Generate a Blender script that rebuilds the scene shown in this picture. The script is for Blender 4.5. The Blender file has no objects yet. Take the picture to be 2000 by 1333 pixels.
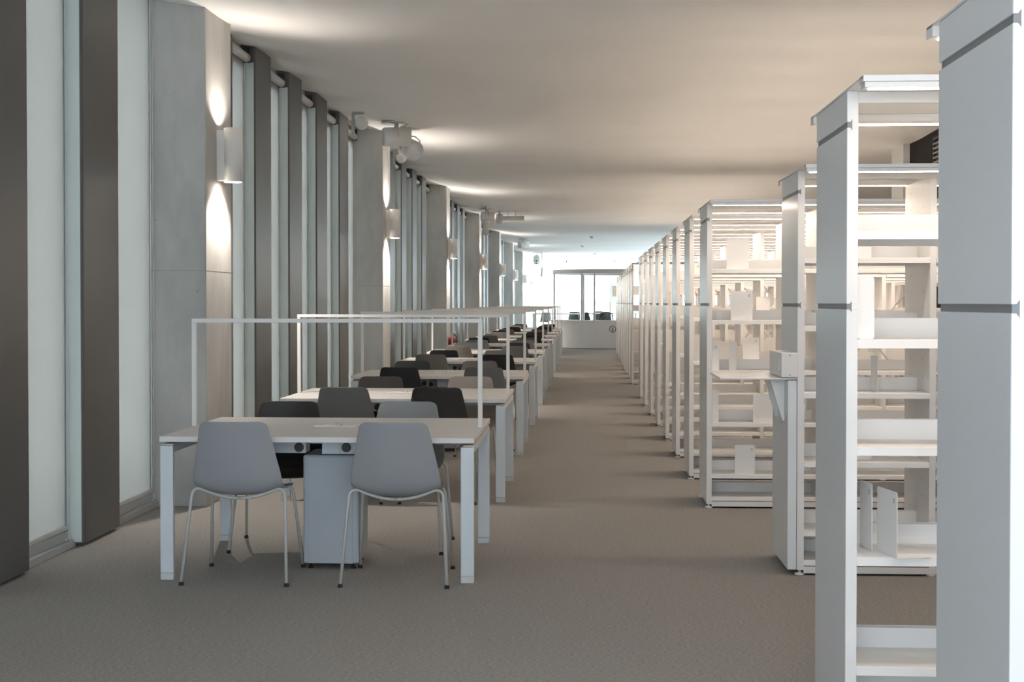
import bpy, bmesh, math, random
from mathutils import Vector, Matrix
random.seed(7)
PI = math.pi
S = bpy.context.scene
COL = S.collection

# ------------------------------------------------------------------ camera
cam_d = bpy.data.cameras.new('camera')
cam = bpy.data.objects.new('camera', cam_d)
COL.objects.link(cam)
S.camera = cam
F_PX = 2600.0
PITCH_PX = 39.0
cam_d.sensor_width = 36.0
cam_d.lens = 36.0 * F_PX / 2000.0
cam_d.clip_end = 300
cam.location = (0, 0, 1.425)
cam.rotation_euler = (PI / 2 - PITCH_PX / F_PX, 0, math.atan(137 / F_PX))
cam_d.shift_y = -(74.5 - PITCH_PX) / 2000.0

# ------------------------------------------------------------------ world, daylight, exposure
W = bpy.data.worlds.new('sky')
S.world = W
W.use_nodes = True
nt = W.node_tree
bg = nt.nodes['Background']
bg.inputs['Color'].default_value = (0.90, 0.952, 1.0, 1)
bg.inputs['Strength'].default_value = 3.0
S.view_settings.view_transform = 'Standard'
S.view_settings.look = 'None'
S.view_settings.exposure = 2.36
S.view_settings.gamma = 1.0
S.view_settings.use_curve_mapping = False
S.cycles.use_denoising = True
S.cycles.max_bounces = 10
S.cycles.diffuse_bounces = 7
S.cycles.transparent_max_bounces = 24
S.cycles.caustics_reflective = False
S.cycles.caustics_refractive = False
S.cycles.sample_clamp_indirect = 6.0
LED_W = 1.2           # watts per metre of bookcase lamp
FILL_UP_W = 0.09             # watts per metre of the fill lamps added on top of the bookcases
LAMP_W = 15.0          # watts per beam of a wall lamp

# ------------------------------------------------------------------ materials
def mat(name, col, rough=0.5, metal=0.0, spec=0.5):
    m = bpy.data.materials.new(name)
    m.use_nodes = True
    b = m.node_tree.nodes['Principled BSDF']
    b.inputs['Base Color'].default_value = (*col, 1)
    b.inputs['Roughness'].default_value = rough
    b.inputs['Metallic'].default_value = metal
    b.inputs['Specular IOR Level'].default_value = spec
    return m

def noise_mat(name, c1, c2, scale, rough=0.7, detail=6, stretch=(1, 1, 1), bump=0.0, spec=0.3, c3=None, lo=0.3, hi=0.7, bump_scale=None):
    m = mat(name, c1, rough, 0, spec)
    n = m.node_tree.nodes; l = m.node_tree.links
    b = n['Principled BSDF']
    tc = n.new('ShaderNodeTexCoord'); mp = n.new('ShaderNodeMapping')
    mp.inputs['Scale'].default_value = stretch
    nz = n.new('ShaderNodeTexNoise')
    nz.inputs['Scale'].default_value = scale; nz.inputs['Detail'].default_value = detail
    rp = n.new('ShaderNodeValToRGB')
    rp.color_ramp.elements[0].color = (*c1, 1); rp.color_ramp.elements[0].position = lo
    rp.color_ramp.elements[1].color = (*c2, 1); rp.color_ramp.elements[1].position = hi
    if c3:
        e = rp.color_ramp.elements.new((lo + hi) / 2); e.color = (*c3, 1)
    l.new(tc.outputs['Object'], mp.inputs['Vector']); l.new(mp.outputs['Vector'], nz.inputs['Vector'])
    l.new(nz.outputs['Fac'], rp.inputs['Fac']); l.new(rp.outputs['Color'], b.inputs['Base Color'])
    if bump:
        bp = n.new('ShaderNodeBump'); bp.inputs['Strength'].default_value = bump
        if bump_scale:
            n2 = n.new('ShaderNodeTexNoise'); n2.inputs['Scale'].default_value = bump_scale
            l.new(tc.outputs['Object'], n2.inputs['Vector']); l.new(n2.outputs['Fac'], bp.inputs['Height'])
        else:
            l.new(nz.outputs['Fac'], bp.inputs['Height'])
        l.new(bp.outputs['Normal'], b.inputs['Normal'])
    return m

def emis(name, col, strength):
    m = bpy.data.materials.new(name); m.use_nodes = True
    n = m.node_tree.nodes; l = m.node_tree.links
    n.remove(n['Principled BSDF'])
    e = n.new('ShaderNodeEmission'); e.inputs['Color'].default_value = (*col, 1); e.inputs['Strength'].default_value = strength
    l.new(e.outputs[0], n['Material Output'].inputs['Surface'])
    return m

def carpet_mat():
    m = mat('carpet', (0.3, 0.28, 0.26), 0.95, 0, 0.1)
    n = m.node_tree.nodes; l = m.node_tree.links; b = n['Principled BSDF']
    tc = n.new('ShaderNodeTexCoord')
    def nz(sc, stretch, det):
        mp = n.new('ShaderNodeMapping'); mp.inputs['Scale'].default_value = stretch
        t = n.new('ShaderNodeTexNoise'); t.inputs['Scale'].default_value = sc; t.inputs['Detail'].default_value = det
        l.new(tc.outputs['Object'], mp.inputs['Vector']); l.new(mp.outputs['Vector'], t.inputs['Vector'])
        return t
    a = nz(60, (1, 3.5, 1), 4); c = nz(220, (1, 1.8, 1), 2); d = nz(0.5, (1, 1, 1), 2)
    ra = n.new('ShaderNodeValToRGB')
    ra.color_ramp.elements[0].position = 0.38; ra.color_ramp.elements[0].color = (0.235, 0.222, 0.21, 1)
    ra.color_ramp.elements[1].position = 0.64; ra.color_ramp.elements[1].color = (0.41, 0.392, 0.374, 1)
    mx = n.new('ShaderNodeMath'); mx.operation = 'MULTIPLY_ADD'; mx.inputs[1].default_value = 0.35
    l.new(c.outputs['Fac'], mx.inputs[0]); 
    m2 = n.new('ShaderNodeMath'); m2.operation = 'MULTIPLY'; m2.inputs[1].default_value = 0.65
    l.new(a.outputs['Fac'], m2.inputs[0]); l.new(m2.outputs[0], mx.inputs[2])
    l.new(mx.outputs[0], ra.inputs['Fac'])
    hs = n.new('ShaderNodeHueSaturation')
    mr = n.new('ShaderNodeMapRange'); mr.inputs[3].default_value = 0.93; mr.inputs[4].default_value = 1.07
    l.new(d.outputs['Fac'], mr.inputs[0]); l.new(mr.outputs[0], hs.inputs['Value'])
    l.new(ra.outputs['Color'], hs.inputs['Color']); l.new(hs.outputs['Color'], b.inputs['Base Color'])
    bp = n.new('ShaderNodeBump'); bp.inputs['Strength'].default_value = 0.25; bp.inputs['Distance'].default_value = 0.004
    l.new(c.outputs['Fac'], bp.inputs['Height']); l.new(bp.outputs['Normal'], b.inputs['Normal'])
    return m

def concrete_mat():
    m = mat('concrete', (0.45, 0.45, 0.43), 0.75, 0, 0.3)
    n = m.node_tree.nodes; l = m.node_tree.links; b = n['Principled BSDF']
    tc = n.new('ShaderNodeTexCoord')
    mp = n.new('ShaderNodeMapping'); mp.inputs['Scale'].default_value = (1.6, 1.6, 0.6)
    a = n.new('ShaderNodeTexNoise'); a.inputs['Scale'].default_value = 1.7; a.inputs['Detail'].default_value = 8; a.inputs['Roughness'].default_value = 0.6
    l.new(tc.outputs['Object'], mp.inputs['Vector']); l.new(mp.outputs['Vector'], a.inputs['Vector'])
    r = n.new('ShaderNodeValToRGB')
    r.color_ramp.elements[0].position = 0.3; r.color_ramp.elements[0].color = (0.36, 0.357, 0.34, 1)
    r.color_ramp.elements[1].position = 0.72; r.color_ramp.elements[1].color = (0.53, 0.525, 0.505, 1)
    l.new(a.outputs['Fac'], r.inputs['Fac'])
    # air holes
    v = n.new('ShaderNodeTexVoronoi'); v.inputs['Scale'].default_value = 9
    l.new(tc.outputs['Object'], v.inputs['Vector'])
    lt = n.new('ShaderNodeMath'); lt.operation = 'LESS_THAN'; lt.inputs[1].default_value = 0.045
    l.new(v.outputs['Distance'], lt.inputs[0])
    mx = n.new('ShaderNodeMix'); mx.data_type = 'RGBA'
    l.new(lt.outputs[0], mx.inputs[0]); l.new(r.outputs['Color'], mx.inputs[6]); mx.inputs[7].default_value = (0.2, 0.2, 0.19, 1)
    l.new(mx.outputs[2], b.inputs['Base Color'])
    bp = n.new('ShaderNodeBump'); bp.inputs['Strength'].default_value = 0.12; bp.inputs['Distance'].default_value = 0.02
    l.new(a.outputs['Fac'], bp.inputs['Height']); l.new(bp.outputs['Normal'], b.inputs['Normal'])
    return m

def fabric_mat():
    m = bpy.data.materials.new('blind_fabric'); m.use_nodes = True
    n = m.node_tree.nodes; l = m.node_tree.links
    n.remove(n['Principled BSDF'])
    tc = n.new('ShaderNodeTexCoord')
    nz = n.new('ShaderNodeTexNoise'); nz.inputs['Scale'].default_value = 3.0; nz.inputs['Detail'].default_value = 5
    l.new(tc.outputs['Object'], nz.inputs['Vector'])
    r = n.new('ShaderNodeValToRGB')
    r.color_ramp.elements[0].color = (0.182, 0.177, 0.169, 1); r.color_ramp.elements[1].color = (0.202, 0.197, 0.189, 1)
    l.new(nz.outputs['Fac'], r.inputs['Fac'])
    tr = n.new('ShaderNodeBsdfTranslucent'); df = n.new('ShaderNodeBsdfDiffuse'); tp = n.new('ShaderNodeBsdfTransparent')
    df.inputs['Color'].default_value = (0.6, 0.6, 0.6, 1)
    l.new(r.outputs['Color'], tr.inputs['Color'])
    a = n.new('ShaderNodeMixShader'); a.inputs[0].default_value = 0.40
    l.new(tr.outputs[0], a.inputs[1]); l.new(df.outputs[0], a.inputs[2])
    c = n.new('ShaderNodeMixShader'); c.inputs[0].default_value = 0.10
    l.new(a.outputs[0], c.inputs[1]); l.new(tp.outputs[0], c.inputs[2])
    l.new(c.outputs[0], n['Material Output'].inputs['Surface'])
    return m

def glass_mat(name='clear_glass', tint=(0.93, 0.97, 0.96), gl=0.06):
    m = bpy.data.materials.new(name); m.use_nodes = True
    n = m.node_tree.nodes; l = m.node_tree.links
    n.remove(n['Principled BSDF'])
    tp = n.new('ShaderNodeBsdfTransparent'); tp.inputs['Color'].default_value = (*tint, 1)
    g = n.new('ShaderNodeBsdfGlossy'); g.inputs['Roughness'].default_value = 0.02
    x = n.new('ShaderNodeMixShader'); x.inputs[0].default_value = gl
    l.new(tp.outputs[0], x.inputs[1]); l.new(g.outputs[0], x.inputs[2])
    l.new(x.outputs[0], n['Material Output'].inputs['Surface'])
    return m

def perforated_mat():
    m = mat('perforated_white_steel', (0.80, 0.79, 0.775), 0.4, 0, 0.4)
    n = m.node_tree.nodes; l = m.node_tree.links; b = n['Principled BSDF']
    tc = n.new('ShaderNodeTexCoord'); sp = n.new('ShaderNodeSeparateXYZ')
    l.new(tc.outputs['Object'], sp.inputs[0])
    def mth(op, a, bb=None):
        t = n.new('ShaderNodeMath'); t.operation = op
        if isinstance(a, float): t.inputs[0].default_value = a
        else: l.new(a, t.inputs[0])
        if bb is not None:
            if isinstance(bb, float): t.inputs[1].default_value = bb
            else: l.new(bb, t.inputs[1])
        return t.outputs[0]
    fz = mth('MULTIPLY', mth('SUBTRACT', mth('FRACT', mth('DIVIDE', sp.outputs[2], 0.09)), 0.5), 0.09)
    dz = mth('LESS_THAN', mth('ABSOLUTE', fz), 0.0035)
    dy = mth('ABSOLUTE', mth('SUBTRACT', mth('ABSOLUTE', mth('SUBTRACT', sp.outputs[1], 0.285)), 0.13))
    hy = mth('LESS_THAN', dy, 0.007)
    k = mth('MULTIPLY', dz, hy)
    mx = n.new('ShaderNodeMix'); mx.data_type = 'RGBA'
    l.new(k, mx.inputs[0]); mx.inputs[6].default_value = (0.80, 0.79, 0.775, 1); mx.inputs[7].default_value = (0.42, 0.41, 0.40, 1)
    l.new(mx.outputs[2], b.inputs['Base Color'])
    return m

M = {
    'carpet': carpet_mat(),
    'concrete': concrete_mat(),
    'ceiling': noise_mat('ceiling_plaster', (0.86, 0.85, 0.84), (0.90, 0.89, 0.88), 0.6, 0.9, 4, bump=0.35, bump_scale=0.9, spec=0.1),
    'fin': noise_mat('fin_metal', (0.105, 0.103, 0.099), (0.117, 0.115, 0.111), 2.0, 0.45, 4, spec=0.45),
    'jamb': noise_mat('pale_jamb', (0.58, 0.635, 0.61), (0.61, 0.665, 0.64), 2.0, 0.35, 3, spec=0.5),
    'frame_grey': noise_mat('window_frame_grey', (0.42, 0.43, 0.43), (0.46, 0.47, 0.47), 3.0, 0.45, 3),
    'fabric': fabric_mat(),
    'glass': glass_mat(),
    'tinted': glass_mat('tinted_glass', (0.74, 0.79, 0.80), 0.06), 'tinted_dark': glass_mat('dark_tinted_glass', (0.60, 0.625, 0.645), 0.05),
    'white': noise_mat('white_steel', (0.79, 0.78, 0.765), (0.815, 0.805, 0.79), 2.5, 0.38, 3, spec=0.4),
    'perf': perforated_mat(),
    'panel': noise_mat('panel_steel', (0.76, 0.785, 0.80), (0.78, 0.805, 0.82), 2.0, 0.27, 3, spec=0.5),
    'slot': mat('dark_slot', (0.22, 0.225, 0.23), 0.45),
    'white_paint': noise_mat('white_paint', (0.74, 0.73, 0.71), (0.78, 0.77, 0.75), 2.0, 0.6, 3, spec=0.3),
    'lamp_white': noise_mat('lamp_white', (0.70, 0.685, 0.66), (0.73, 0.715, 0.69), 3.0, 0.5, 2, spec=0.3),
    'roller': noise_mat('roller_grey', (0.58, 0.58, 0.56), (0.62, 0.62, 0.60), 5.0, 0.5, 2),
    'bracket': noise_mat('steel_bracket', (0.5, 0.5, 0.5), (0.58, 0.58, 0.58), 9.0, 0.3, 2),
    'dark': mat('dark_metal', (0.03, 0.032, 0.035), 0.5),
    'desk': noise_mat('white_laminate', (0.67, 0.65, 0.63), (0.70, 0.68, 0.66), 1.5, 0.42, 4, stretch=(1, 6, 1), spec=0.4),
    'desk_edge': mat('chipboard_edge', (0.62, 0.54, 0.47), 0.7),
    'alu': noise_mat('silver_metal', (0.58, 0.625, 0.66), (0.62, 0.665, 0.70), 4.0, 0.42, 3, spec=0.5),
    'alu_dark': noise_mat('darker_silver_metal', (0.40, 0.45, 0.50), (0.45, 0.50, 0.55), 4.0, 0.42, 3, spec=0.5),  # darker tone of the silver metal, used on the cross beams
    'column_grey': noise_mat('column_grey_metal', (0.36, 0.39, 0.415), (0.40, 0.43, 0.455), 4.0, 0.4, 3, spec=0.5),
    'clear_plastic': noise_mat('foot_plastic', (0.55, 0.56, 0.56), (0.62, 0.63, 0.63), 8.0, 0.3, 2),
    'chair_leg': noise_mat('grey_tube', (0.44, 0.44, 0.43), (0.48, 0.48, 0.47), 6.0, 0.4, 2, spec=0.5),
    'rubber': mat('black_rubber', (0.012, 0.012, 0.012), 0.7),
    'black_wall': noise_mat('black_wall', (0.022, 0.020, 0.018), (0.030, 0.027, 0.024), 1.0, 0.8, 3, spec=0.2),
    'beige_wall': noise_mat('beige_wall', (0.60, 0.53, 0.46), (0.65, 0.58, 0.51), 0.8, 0.85, 3, spec=0.2),
    'red': noise_mat('red_paint', (0.20, 0.035, 0.03), (0.25, 0.045, 0.04), 6.0, 0.35, 2),
    'green': mat('sign_green', (0.01, 0.09, 0.05), 0.5),
    'sign_lit': emis('sign_lit', (0.9, 1.0, 0.95), 0.16),
    'lamp_glow': emis('lamp_glow', (1.0, 0.86, 0.68), 14.0),
    'led_glow': emis('led_glow', (1.0, 0.82, 0.64), 3.0),
    'wood': noise_mat('light_wood', (0.45, 0.32, 0.23), (0.55, 0.41, 0.31), 3.0, 0.6, 5, stretch=(1, 1, 8)),
    'mesh_black': mat('black_cushion', (0.03, 0.03, 0.035), 0.8), 'netting': glass_mat('black_netting', (0.45, 0.45, 0.46), 0.02),
    'ink': mat('black_ink', (0.01, 0.01, 0.01), 0.6),
    'mark': mat('grey_print', (0.32, 0.31, 0.31), 0.7),
}
CH = {
    'pale grey': ((0.30, 0.305, 0.32)),
    'light grey': ((0.27, 0.275, 0.275)),
    'mid grey': ((0.135, 0.135, 0.135)),
    'dark grey': ((0.060, 0.060, 0.062)),
    'black': ((0.020, 0.021, 0.024)),
    'dark brown': ((0.030, 0.027, 0.025)),
    'taupe': ((0.185, 0.168, 0.155)),
    'beige': ((0.33, 0.285, 0.255)),
}
CHM = {k: noise_mat('chair_plastic_' + k.replace(' ', '_'), tuple(c * 0.96 for c in v), tuple(c * 1.04 for c in v), 5.0, 0.55, 3, spec=0.4) for k, v in CH.items()}

# ------------------------------------------------------------------ mesh helpers
def bx(bm, x0, x1, y0, y1, z0, z1, bev=0.0, seg=2):
    v = [bm.verts.new(p) for p in ((x0, y0, z0), (x1, y0, z0), (x1, y1, z0), (x0, y1, z0), (x0, y0, z1), (x1, y0, z1), (x1, y1, z1), (x0, y1, z1))]
    fs = [bm.faces.new([v[i] for i in q]) for q in ((3, 2, 1, 0), (4, 5, 6, 7), (0, 1, 5, 4), (1, 2, 6, 5), (2, 3, 7, 6), (3, 0, 4, 7))]
    if bev > 0:
        es = set()
        for f in fs: es.update(f.edges)
        bmesh.ops.bevel(bm, geom=list(es), offset=bev, segments=seg, affect='EDGES', profile=0.5)

def tube(bm, pts, r, n=8, cap=True):
    pts = [Vector(p) for p in pts]
    rings = []
    up = None
    for i, p in enumerate(pts):
        if i == 0: t = pts[1] - pts[0]
        elif i == len(pts) - 1: t = pts[-1] - pts[-2]
        else: t = (pts[i + 1] - pts[i]).normalized() + (pts[i] - pts[i - 1]).normalized()
        t.normalize()
        if up is None:
            a = Vector((0, 0, 1)) if abs(t.z) < 0.9 else Vector((0, 1, 0))
            up = (a - t * a.dot(t)).normalized()
        else:
            up = (up - t * up.dot(t)).normalized()
        s = t.cross(up)
        rr = r[i] if isinstance(r, (list, tuple)) else r
        rings.append([bm.verts.new(p + (up * math.cos(2 * PI * k / n) + s * math.sin(2 * PI * k / n)) * rr) for k in range(n)])
    for a, b in zip(rings, rings[1:]):
        for k in range(n):
            f = bm.faces.new((a[k], a[(k + 1) % n], b[(k + 1) % n], b[k])); f.smooth = True
    if cap:
        bm.faces.new(rings[0][::-1]); bm.faces.new(rings[-1])

def lathe(bm, prof, n=24, center=(0, 0, 0), axis='Z', closed=True):
    """prof: list of (r, h)"""
    c = Vector(center)
    rings = []
    for r, h in prof:
        ring = []
        for k in range(n):
            a = 2 * PI * k / n
            x, y = r * math.cos(a), r * math.sin(a)
            if axis == 'Z': p = Vector((x, y, h))
            elif axis == 'X': p = Vector((h, x, y))
            else: p = Vector((y, h, x))
            ring.append(bm.verts.new(c + p))
        rings.append(ring)
    for a, b in zip(rings, rings[1:]):
        for k in range(n):
            f = bm.faces.new((a[k], a[(k + 1) % n], b[(k + 1) % n], b[k])); f.smooth = True
    if closed:
        bm.faces.new(rings[0][::-1]); bm.faces.new(rings[-1])

def prism(bm, poly, lo, hi, axis='Z'):
    def P(u, v, w):
        return (u, v, w) if axis == 'Z' else ((w, u, v) if axis == 'X' else (u, w, v))
    a = [bm.verts.new(P(u, v, lo)) for u, v in poly]; b = [bm.verts.new(P(u, v, hi)) for u, v in poly]
    n = len(poly)
    bm.faces.new(a[::-1]); bm.faces.new(b)
    for k in range(n): bm.faces.new((a[k], a[(k + 1) % n], b[(k + 1) % n], b[k]))

def rpoly(x0, x1, y0, y1, r, n=5):
    out = []
    for cx, cy, a0 in ((x1 - r, y0 + r, -90), (x1 - r, y1 - r, 0), (x0 + r, y1 - r, 90), (x0 + r, y0 + r, 180)):
        for k in range(n + 1):
            a = math.radians(a0 + 90 * k / n); out.append((cx + r * math.cos(a), cy + r * math.sin(a)))
    return out

def NB(): return bmesh.new()

def obj(name, bm, m, parent=None, loc=None, label=None, smooth=False):
    bmesh.ops.recalc_face_normals(bm, faces=bm.faces[:])
    me = bpy.data.meshes.new(name); bm.to_mesh(me); bm.free()
    me.materials.append(m)
    if smooth:
        for p in me.polygons: p.use_smooth = True
    o = bpy.data.objects.new(name, me); COL.objects.link(o)
    if parent: o.parent = parent
    if loc: o.location = loc
    if label: o['label'] = label
    return o

def tag(o, label, cat, group=None):
    o['label'] = label; o['category'] = cat
    if group: o['group'] = group
    return o

def thing(name, label, cat, loc=(0, 0, 0), rz=0.0, group=None):
    o = bpy.data.objects.new(name, None); COL.objects.link(o)
    o.empty_display_size = 0.1
    o.location = loc; o.rotation_euler = (0, 0, rz)
    return tag(o, label, cat, group)

def struct(name, bm, m, parent=None):
    o = obj(name, bm, m, parent)
    if parent is None: o['kind'] = 'structure'
    return o

def copy_tree(o, parent=None):
    c = o.copy(); COL.objects.link(c); c.parent = parent
    for ch in list(o.children): copy_tree(ch, c)
    return c

ORD = ['', 'first', 'second', 'third', 'fourth', 'fifth', 'sixth', 'seventh', 'eighth', 'ninth', 'tenth', 'eleventh', 'twelfth', 'thirteenth',
       'fourteenth', 'fifteenth', 'sixteenth', 'seventeenth', 'eighteenth', 'nineteenth', 'twentieth']

# ------------------------------------------------------------------ the room
YB, YE = -3.2, 68.0
FX, WX = -2.90, -3.25            # face of the fins, outer face of the wall
CEIL = 3.69
b = NB(); bx(b, -3.6, 9.0, YB - 0.3, YE + 0.4, -0.12, 0.0); struct('floor', b, M['carpet'])

b = NB(); bx(b, -3.2, 8.6, 49.0, YE, 0.0, 0.22); o = struct('floor_platform', b, M['carpet'])
PLAT = 0.22

def ceil_z(x, y):
    t = min(1, max(0, (y - 9.2) / 2.9)); t = t * t * (3 - 2 * t)
    z = 3.40 + (3.60 - 3.40) * t
    k = min(1, max(0, (-x - 1.9) / 1.3)); z += 0.165 * k ** 1.3
    z += (0.007 * math.sin(y * 1.9 + 0.6 + 0.2 * x) + 0.0035 * math.sin(y * 4.1 + 1.3 - 0.15 * x) + 0.006 * math.sin(y * 0.7 + x)) * min(1, t + .2)
    return z
b = NB()
ys = [YB - 0.3 + i * 0.2 for i in range(int((YE - YB + 1.0) / 0.2) + 1)]
xs = [-3.6, -3.25, -3.1, -2.95, -2.8, -2.6, -2.4, -2.2, -2.0, -1.6, -0.8, 0.4, 1.8, 3.4, 5, 7, 9.0]
g = [[b.verts.new((x, y, ceil_z(x, y))) for x in xs] for y in ys]
for i in range(len(ys) - 1):
    for j in range(len(xs) - 1):
        f = b.faces.new((g[i][j], g[i + 1][j], g[i + 1][j + 1], g[i][j + 1])); f.smooth = True
gt = [[b.verts.new((x, y, 4.1)) for x in (xs[0], xs[-1])] for y in (ys[0], ys[-1])]
b.faces.new((gt[0][0], gt[0][1], gt[1][1], gt[1][0]))
struct('ceiling', b, M['ceiling'])

PIT = 1.37
def slot_y(i): return 9.13 + PIT * i
def fin_y(i): return slot_y(i) - 0.16
FL = 0.62
NF = 0
b = NB(); bx(b, WX, -2.92, YB, fin_y(-3) + 0.1, 0, 3.84); struct('wall_left', b, M['white_paint'])
for i in range(-3, 44):
    y = slot_y(i)
    if i % 6 == 0:
        b = NB(); bx(b, WX, -2.61, y, y + 0.67, 0, 3.84, 0.006, 1)
        k = i // 6 + 2
        c = struct('column_%d' % k, b, M['concrete'])
        # the casting joint round the column
        j = NB(); bx(j, WX, -2.6092, y - 0.0008, y + 0.6708, 1.649, 1.652)
        obj('casting_joint', j, M['mark'], c)
    else:
        NF += 1
        b = NB(); y = fin_y(i); prism(b, rpoly(WX, FX, y, y + FL, 0.022, 5), 0.022, 3.80)
        for f in b.faces:
            if abs(f.normal.z) < 0.5: f.smooth = False
        fn = struct('trim_%d' % NF, b, M['fin'])
        b = NB(); bx(b, -3.06, FX - 0.012, y - 0.006, y - 0.0005, 0.03, 3.56, 0.002, 1); obj('jamb_strip', b, M['jamb'], fn)

# window strips between the fins, each with its roller blind
def window_strip(n, y0, y1):
    b = NB(); bx(b, -3.17, -3.16, y0 - 0.04, y1 + 0.04, 0.08, 3.8)
    w = struct('window_%d' % n, b, M['glass'])
    b = NB(); bx(b, -3.25, -2.955, y0 - 0.02, y1 + 0.02, 0.0, 0.045, 0.003); bx(b, -3.25, -2.985, y0 - 0.02, y1 + 0.02, 0.045, 0.10, 0.003)
    obj('window_sill', b, M['frame_grey'], w)
    b = NB()
    bx(b, -3.2, -3.014, y0 - 0.05, y0 + 0.030, 0.1, 3.5); bx(b, -3.2, -3.014, y1 - 0.030, y1 + 0.05, 0.1, 3.5); bx(b, -3.2, -3.03, y0 - 0.05, y1 + 0.05, 3.5, 3.85)
    obj('window_frame', b, M['frame_grey'], w)

def roller_blind_proto(wid):
    t = thing('roller_blind', 'x', 'roller blind', (0, 0, 0), 0, 'roller blinds in the window strips')
    b = NB(); bx(b, -3.0415, -3.0405, 0.012, wid - 0.004, 0.105, 3.585); obj('fabric', b, M['fabric'], t)
    b = NB(); lathe(b, [(0.036, 0.01), (0.04, 0.012), (0.04, wid - 0.012), (0.036, wid - 0.01)], 20, (-3.015, 0, 3.60), 'Y'); obj('roller', b, M['roller'], t)
    b = NB(); bx(b, -3.052, -3.030, 0.012, wid - 0.004, 0.101, 0.128, 0.004); obj('bottom_bar', b, M['roller'], t)
    b = NB(); tube(b, [(-3.02, wid - 0.012, 0.07), (-3.02, wid - 0.012, 3.57)], 0.0022, 6); obj('guide_wire', b, M['white_paint'], t)
    b = NB(); bx(b, -3.045, -3.005, wid - 0.03, wid - 0.006, 0.045, 0.06, 0.003); bx(b, -3.026, -3.014, wid - 0.022, wid - 0.008, 0.06, 0.10, 0.003)
    tube(b, [(-3.02, wid - 0.03, 0.052), (-3.02, wid - 0.075, 0.052)], 0.006, 6); obj('wire_bracket', b, M['bracket'], t)
    b = NB(); bx(b, -3.05, -2.985, wid - 0.009, wid - 0.003, 3.555, 3.70, 0.002); obj('end_bracket', b, M['dark'], t)
    return t

BL = {}
wn = 0
PREP = {-1: 'last', -2: 'second to last', -3: 'third to last'}
for i in range(-3, 43):
    y0 = slot_y(i) + 0.67 if i % 6 == 0 else fin_y(i) + FL; y1 = slot_y(i + 1) if (i + 1) % 6 == 0 else fin_y(i + 1)
    wn += 1
    window_strip(wn, y0, y1)
    if i < -3 or i > 35: continue
    wd = round(y1 - y0 - 0.004, 3)
    if wd not in BL:
        BL[wd] = roller_blind_proto(wd); o = BL[wd]
    else:
        o = copy_tree(BL[wd])
    o.location = (0.04, y0 + 0.002, 0)
    if i < 0: o['label'] = 'pale roller blind in the %s window strip before the first lamp-lit concrete column' % PREP[i]
    else:
        k = i // 6 + 1; jn = i % 6 + 1
        o['label'] = 'pale roller blind in the %s window strip past the %s lamp-lit concrete column' % (ORD[jn], ORD[k])

# glazed wall behind the camera and at the far end
def glazed_wall(prefix, y, n0, x0, x1, step, pane):
    k = 0
    x = x0
    while x < x1 - 0.01:
        xe = min(x1, x + step)
        b = NB(); bx(b, x, xe, y, y + 0.012, 0.06, 3.8)
        w = struct('window_%d' % (n0 + k), b, pane)
        f = NB(); bx(f, x - 0.025, x + 0.025, y - 0.03, y + 0.05, 0, 3.8); bx(f, x, xe, y - 0.03, y + 0.05, 0, 0.07); bx(f, x, xe, y - 0.03, y + 0.05, 3.5, 3.8)
        obj('window_frame', f, M['white_paint'], w)
        x = xe; k += 1
    return n0 + k
wn = glazed_wall('back', YB, wn + 1, -3.25, 4.45, 1.54, M['tinted_dark'])
wn = glazed_wall('end', YE, wn, -3.25, 9.0, 2.45, M['tinted'])

# right-hand side: black recess wall, white pillar, warm wall further back
b = NB(); bx(b, 4.45, 4.6, YB - 0.2, 18.4, 0, 3.9); struct('wall_right', b, M['black_wall'])
b = NB(); bx(b, 4.36, 4.62, 18.4, 19.07, 0, 3.9, 0.004, 1); struct('column_11', b, M['white_paint'])
b = NB(); bx(b, 8.6, 8.8, 19.0, 42.0, 0, 3.9); struct('wall_far_right', b, M['beige_wall'])
for k in range(10):
    y0 = 42.0 + 2.6 * k
    b = NB(); bx(b, 8.70, 8.712, y0, y0 + 2.6, 0.05, 3.8); w = struct('window_%d' % (wn + k), b, M['tinted'])
    b = NB(); bx(b, 8.65, 8.76, y0 - 0.03, y0 + 0.03, 0, 3.8); bx(b, 8.65, 8.76, y0, y0 + 2.6, 0, 0.07); obj('window_frame', b, M['white_paint'], w)
b = NB(); bx(b, 4.6, 8.8, 18.85, 19.05, 0, 3.9); struct('wall_side', b, M['beige_wall'])
# ------------------------------------------------------------------ wall lamps
def wall_lamp_proto():
    t = thing('wall_lamp', 'x', 'lamp', (0, 0, 0), 0, 'cylinder wall lamps on the concrete columns')
    b = NB(); bx(b, 0.0, 0.055, -0.035, 0.035, 0.012, 0.37, 0.002); obj('back_box', b, M['lamp_white'], t)
    b = NB(); lathe(b, [(0.060, 0.001), (0.0675, 0.0), (0.0675, 0.385), (0.060, 0.384), (0.060, 0.001)], 32, (0.112, 0, 0), 'Z', closed=False); obj('cylinder_shade', b, M['lamp_white'], t)
    for z, nm in ((0.10, 'lower'), (0.285, 'upper')):
        b = NB(); lathe(b, [(0.058, z - 0.002), (0.058, z + 0.002)], 24, (0.112, 0, 0), 'Z'); obj('lamp_disc', b, M['lamp_glow'], t)
    return t
LAMP_COLOR = (1.0, 0.90, 0.80)
lamp0 = wall_lamp_proto()
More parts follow.
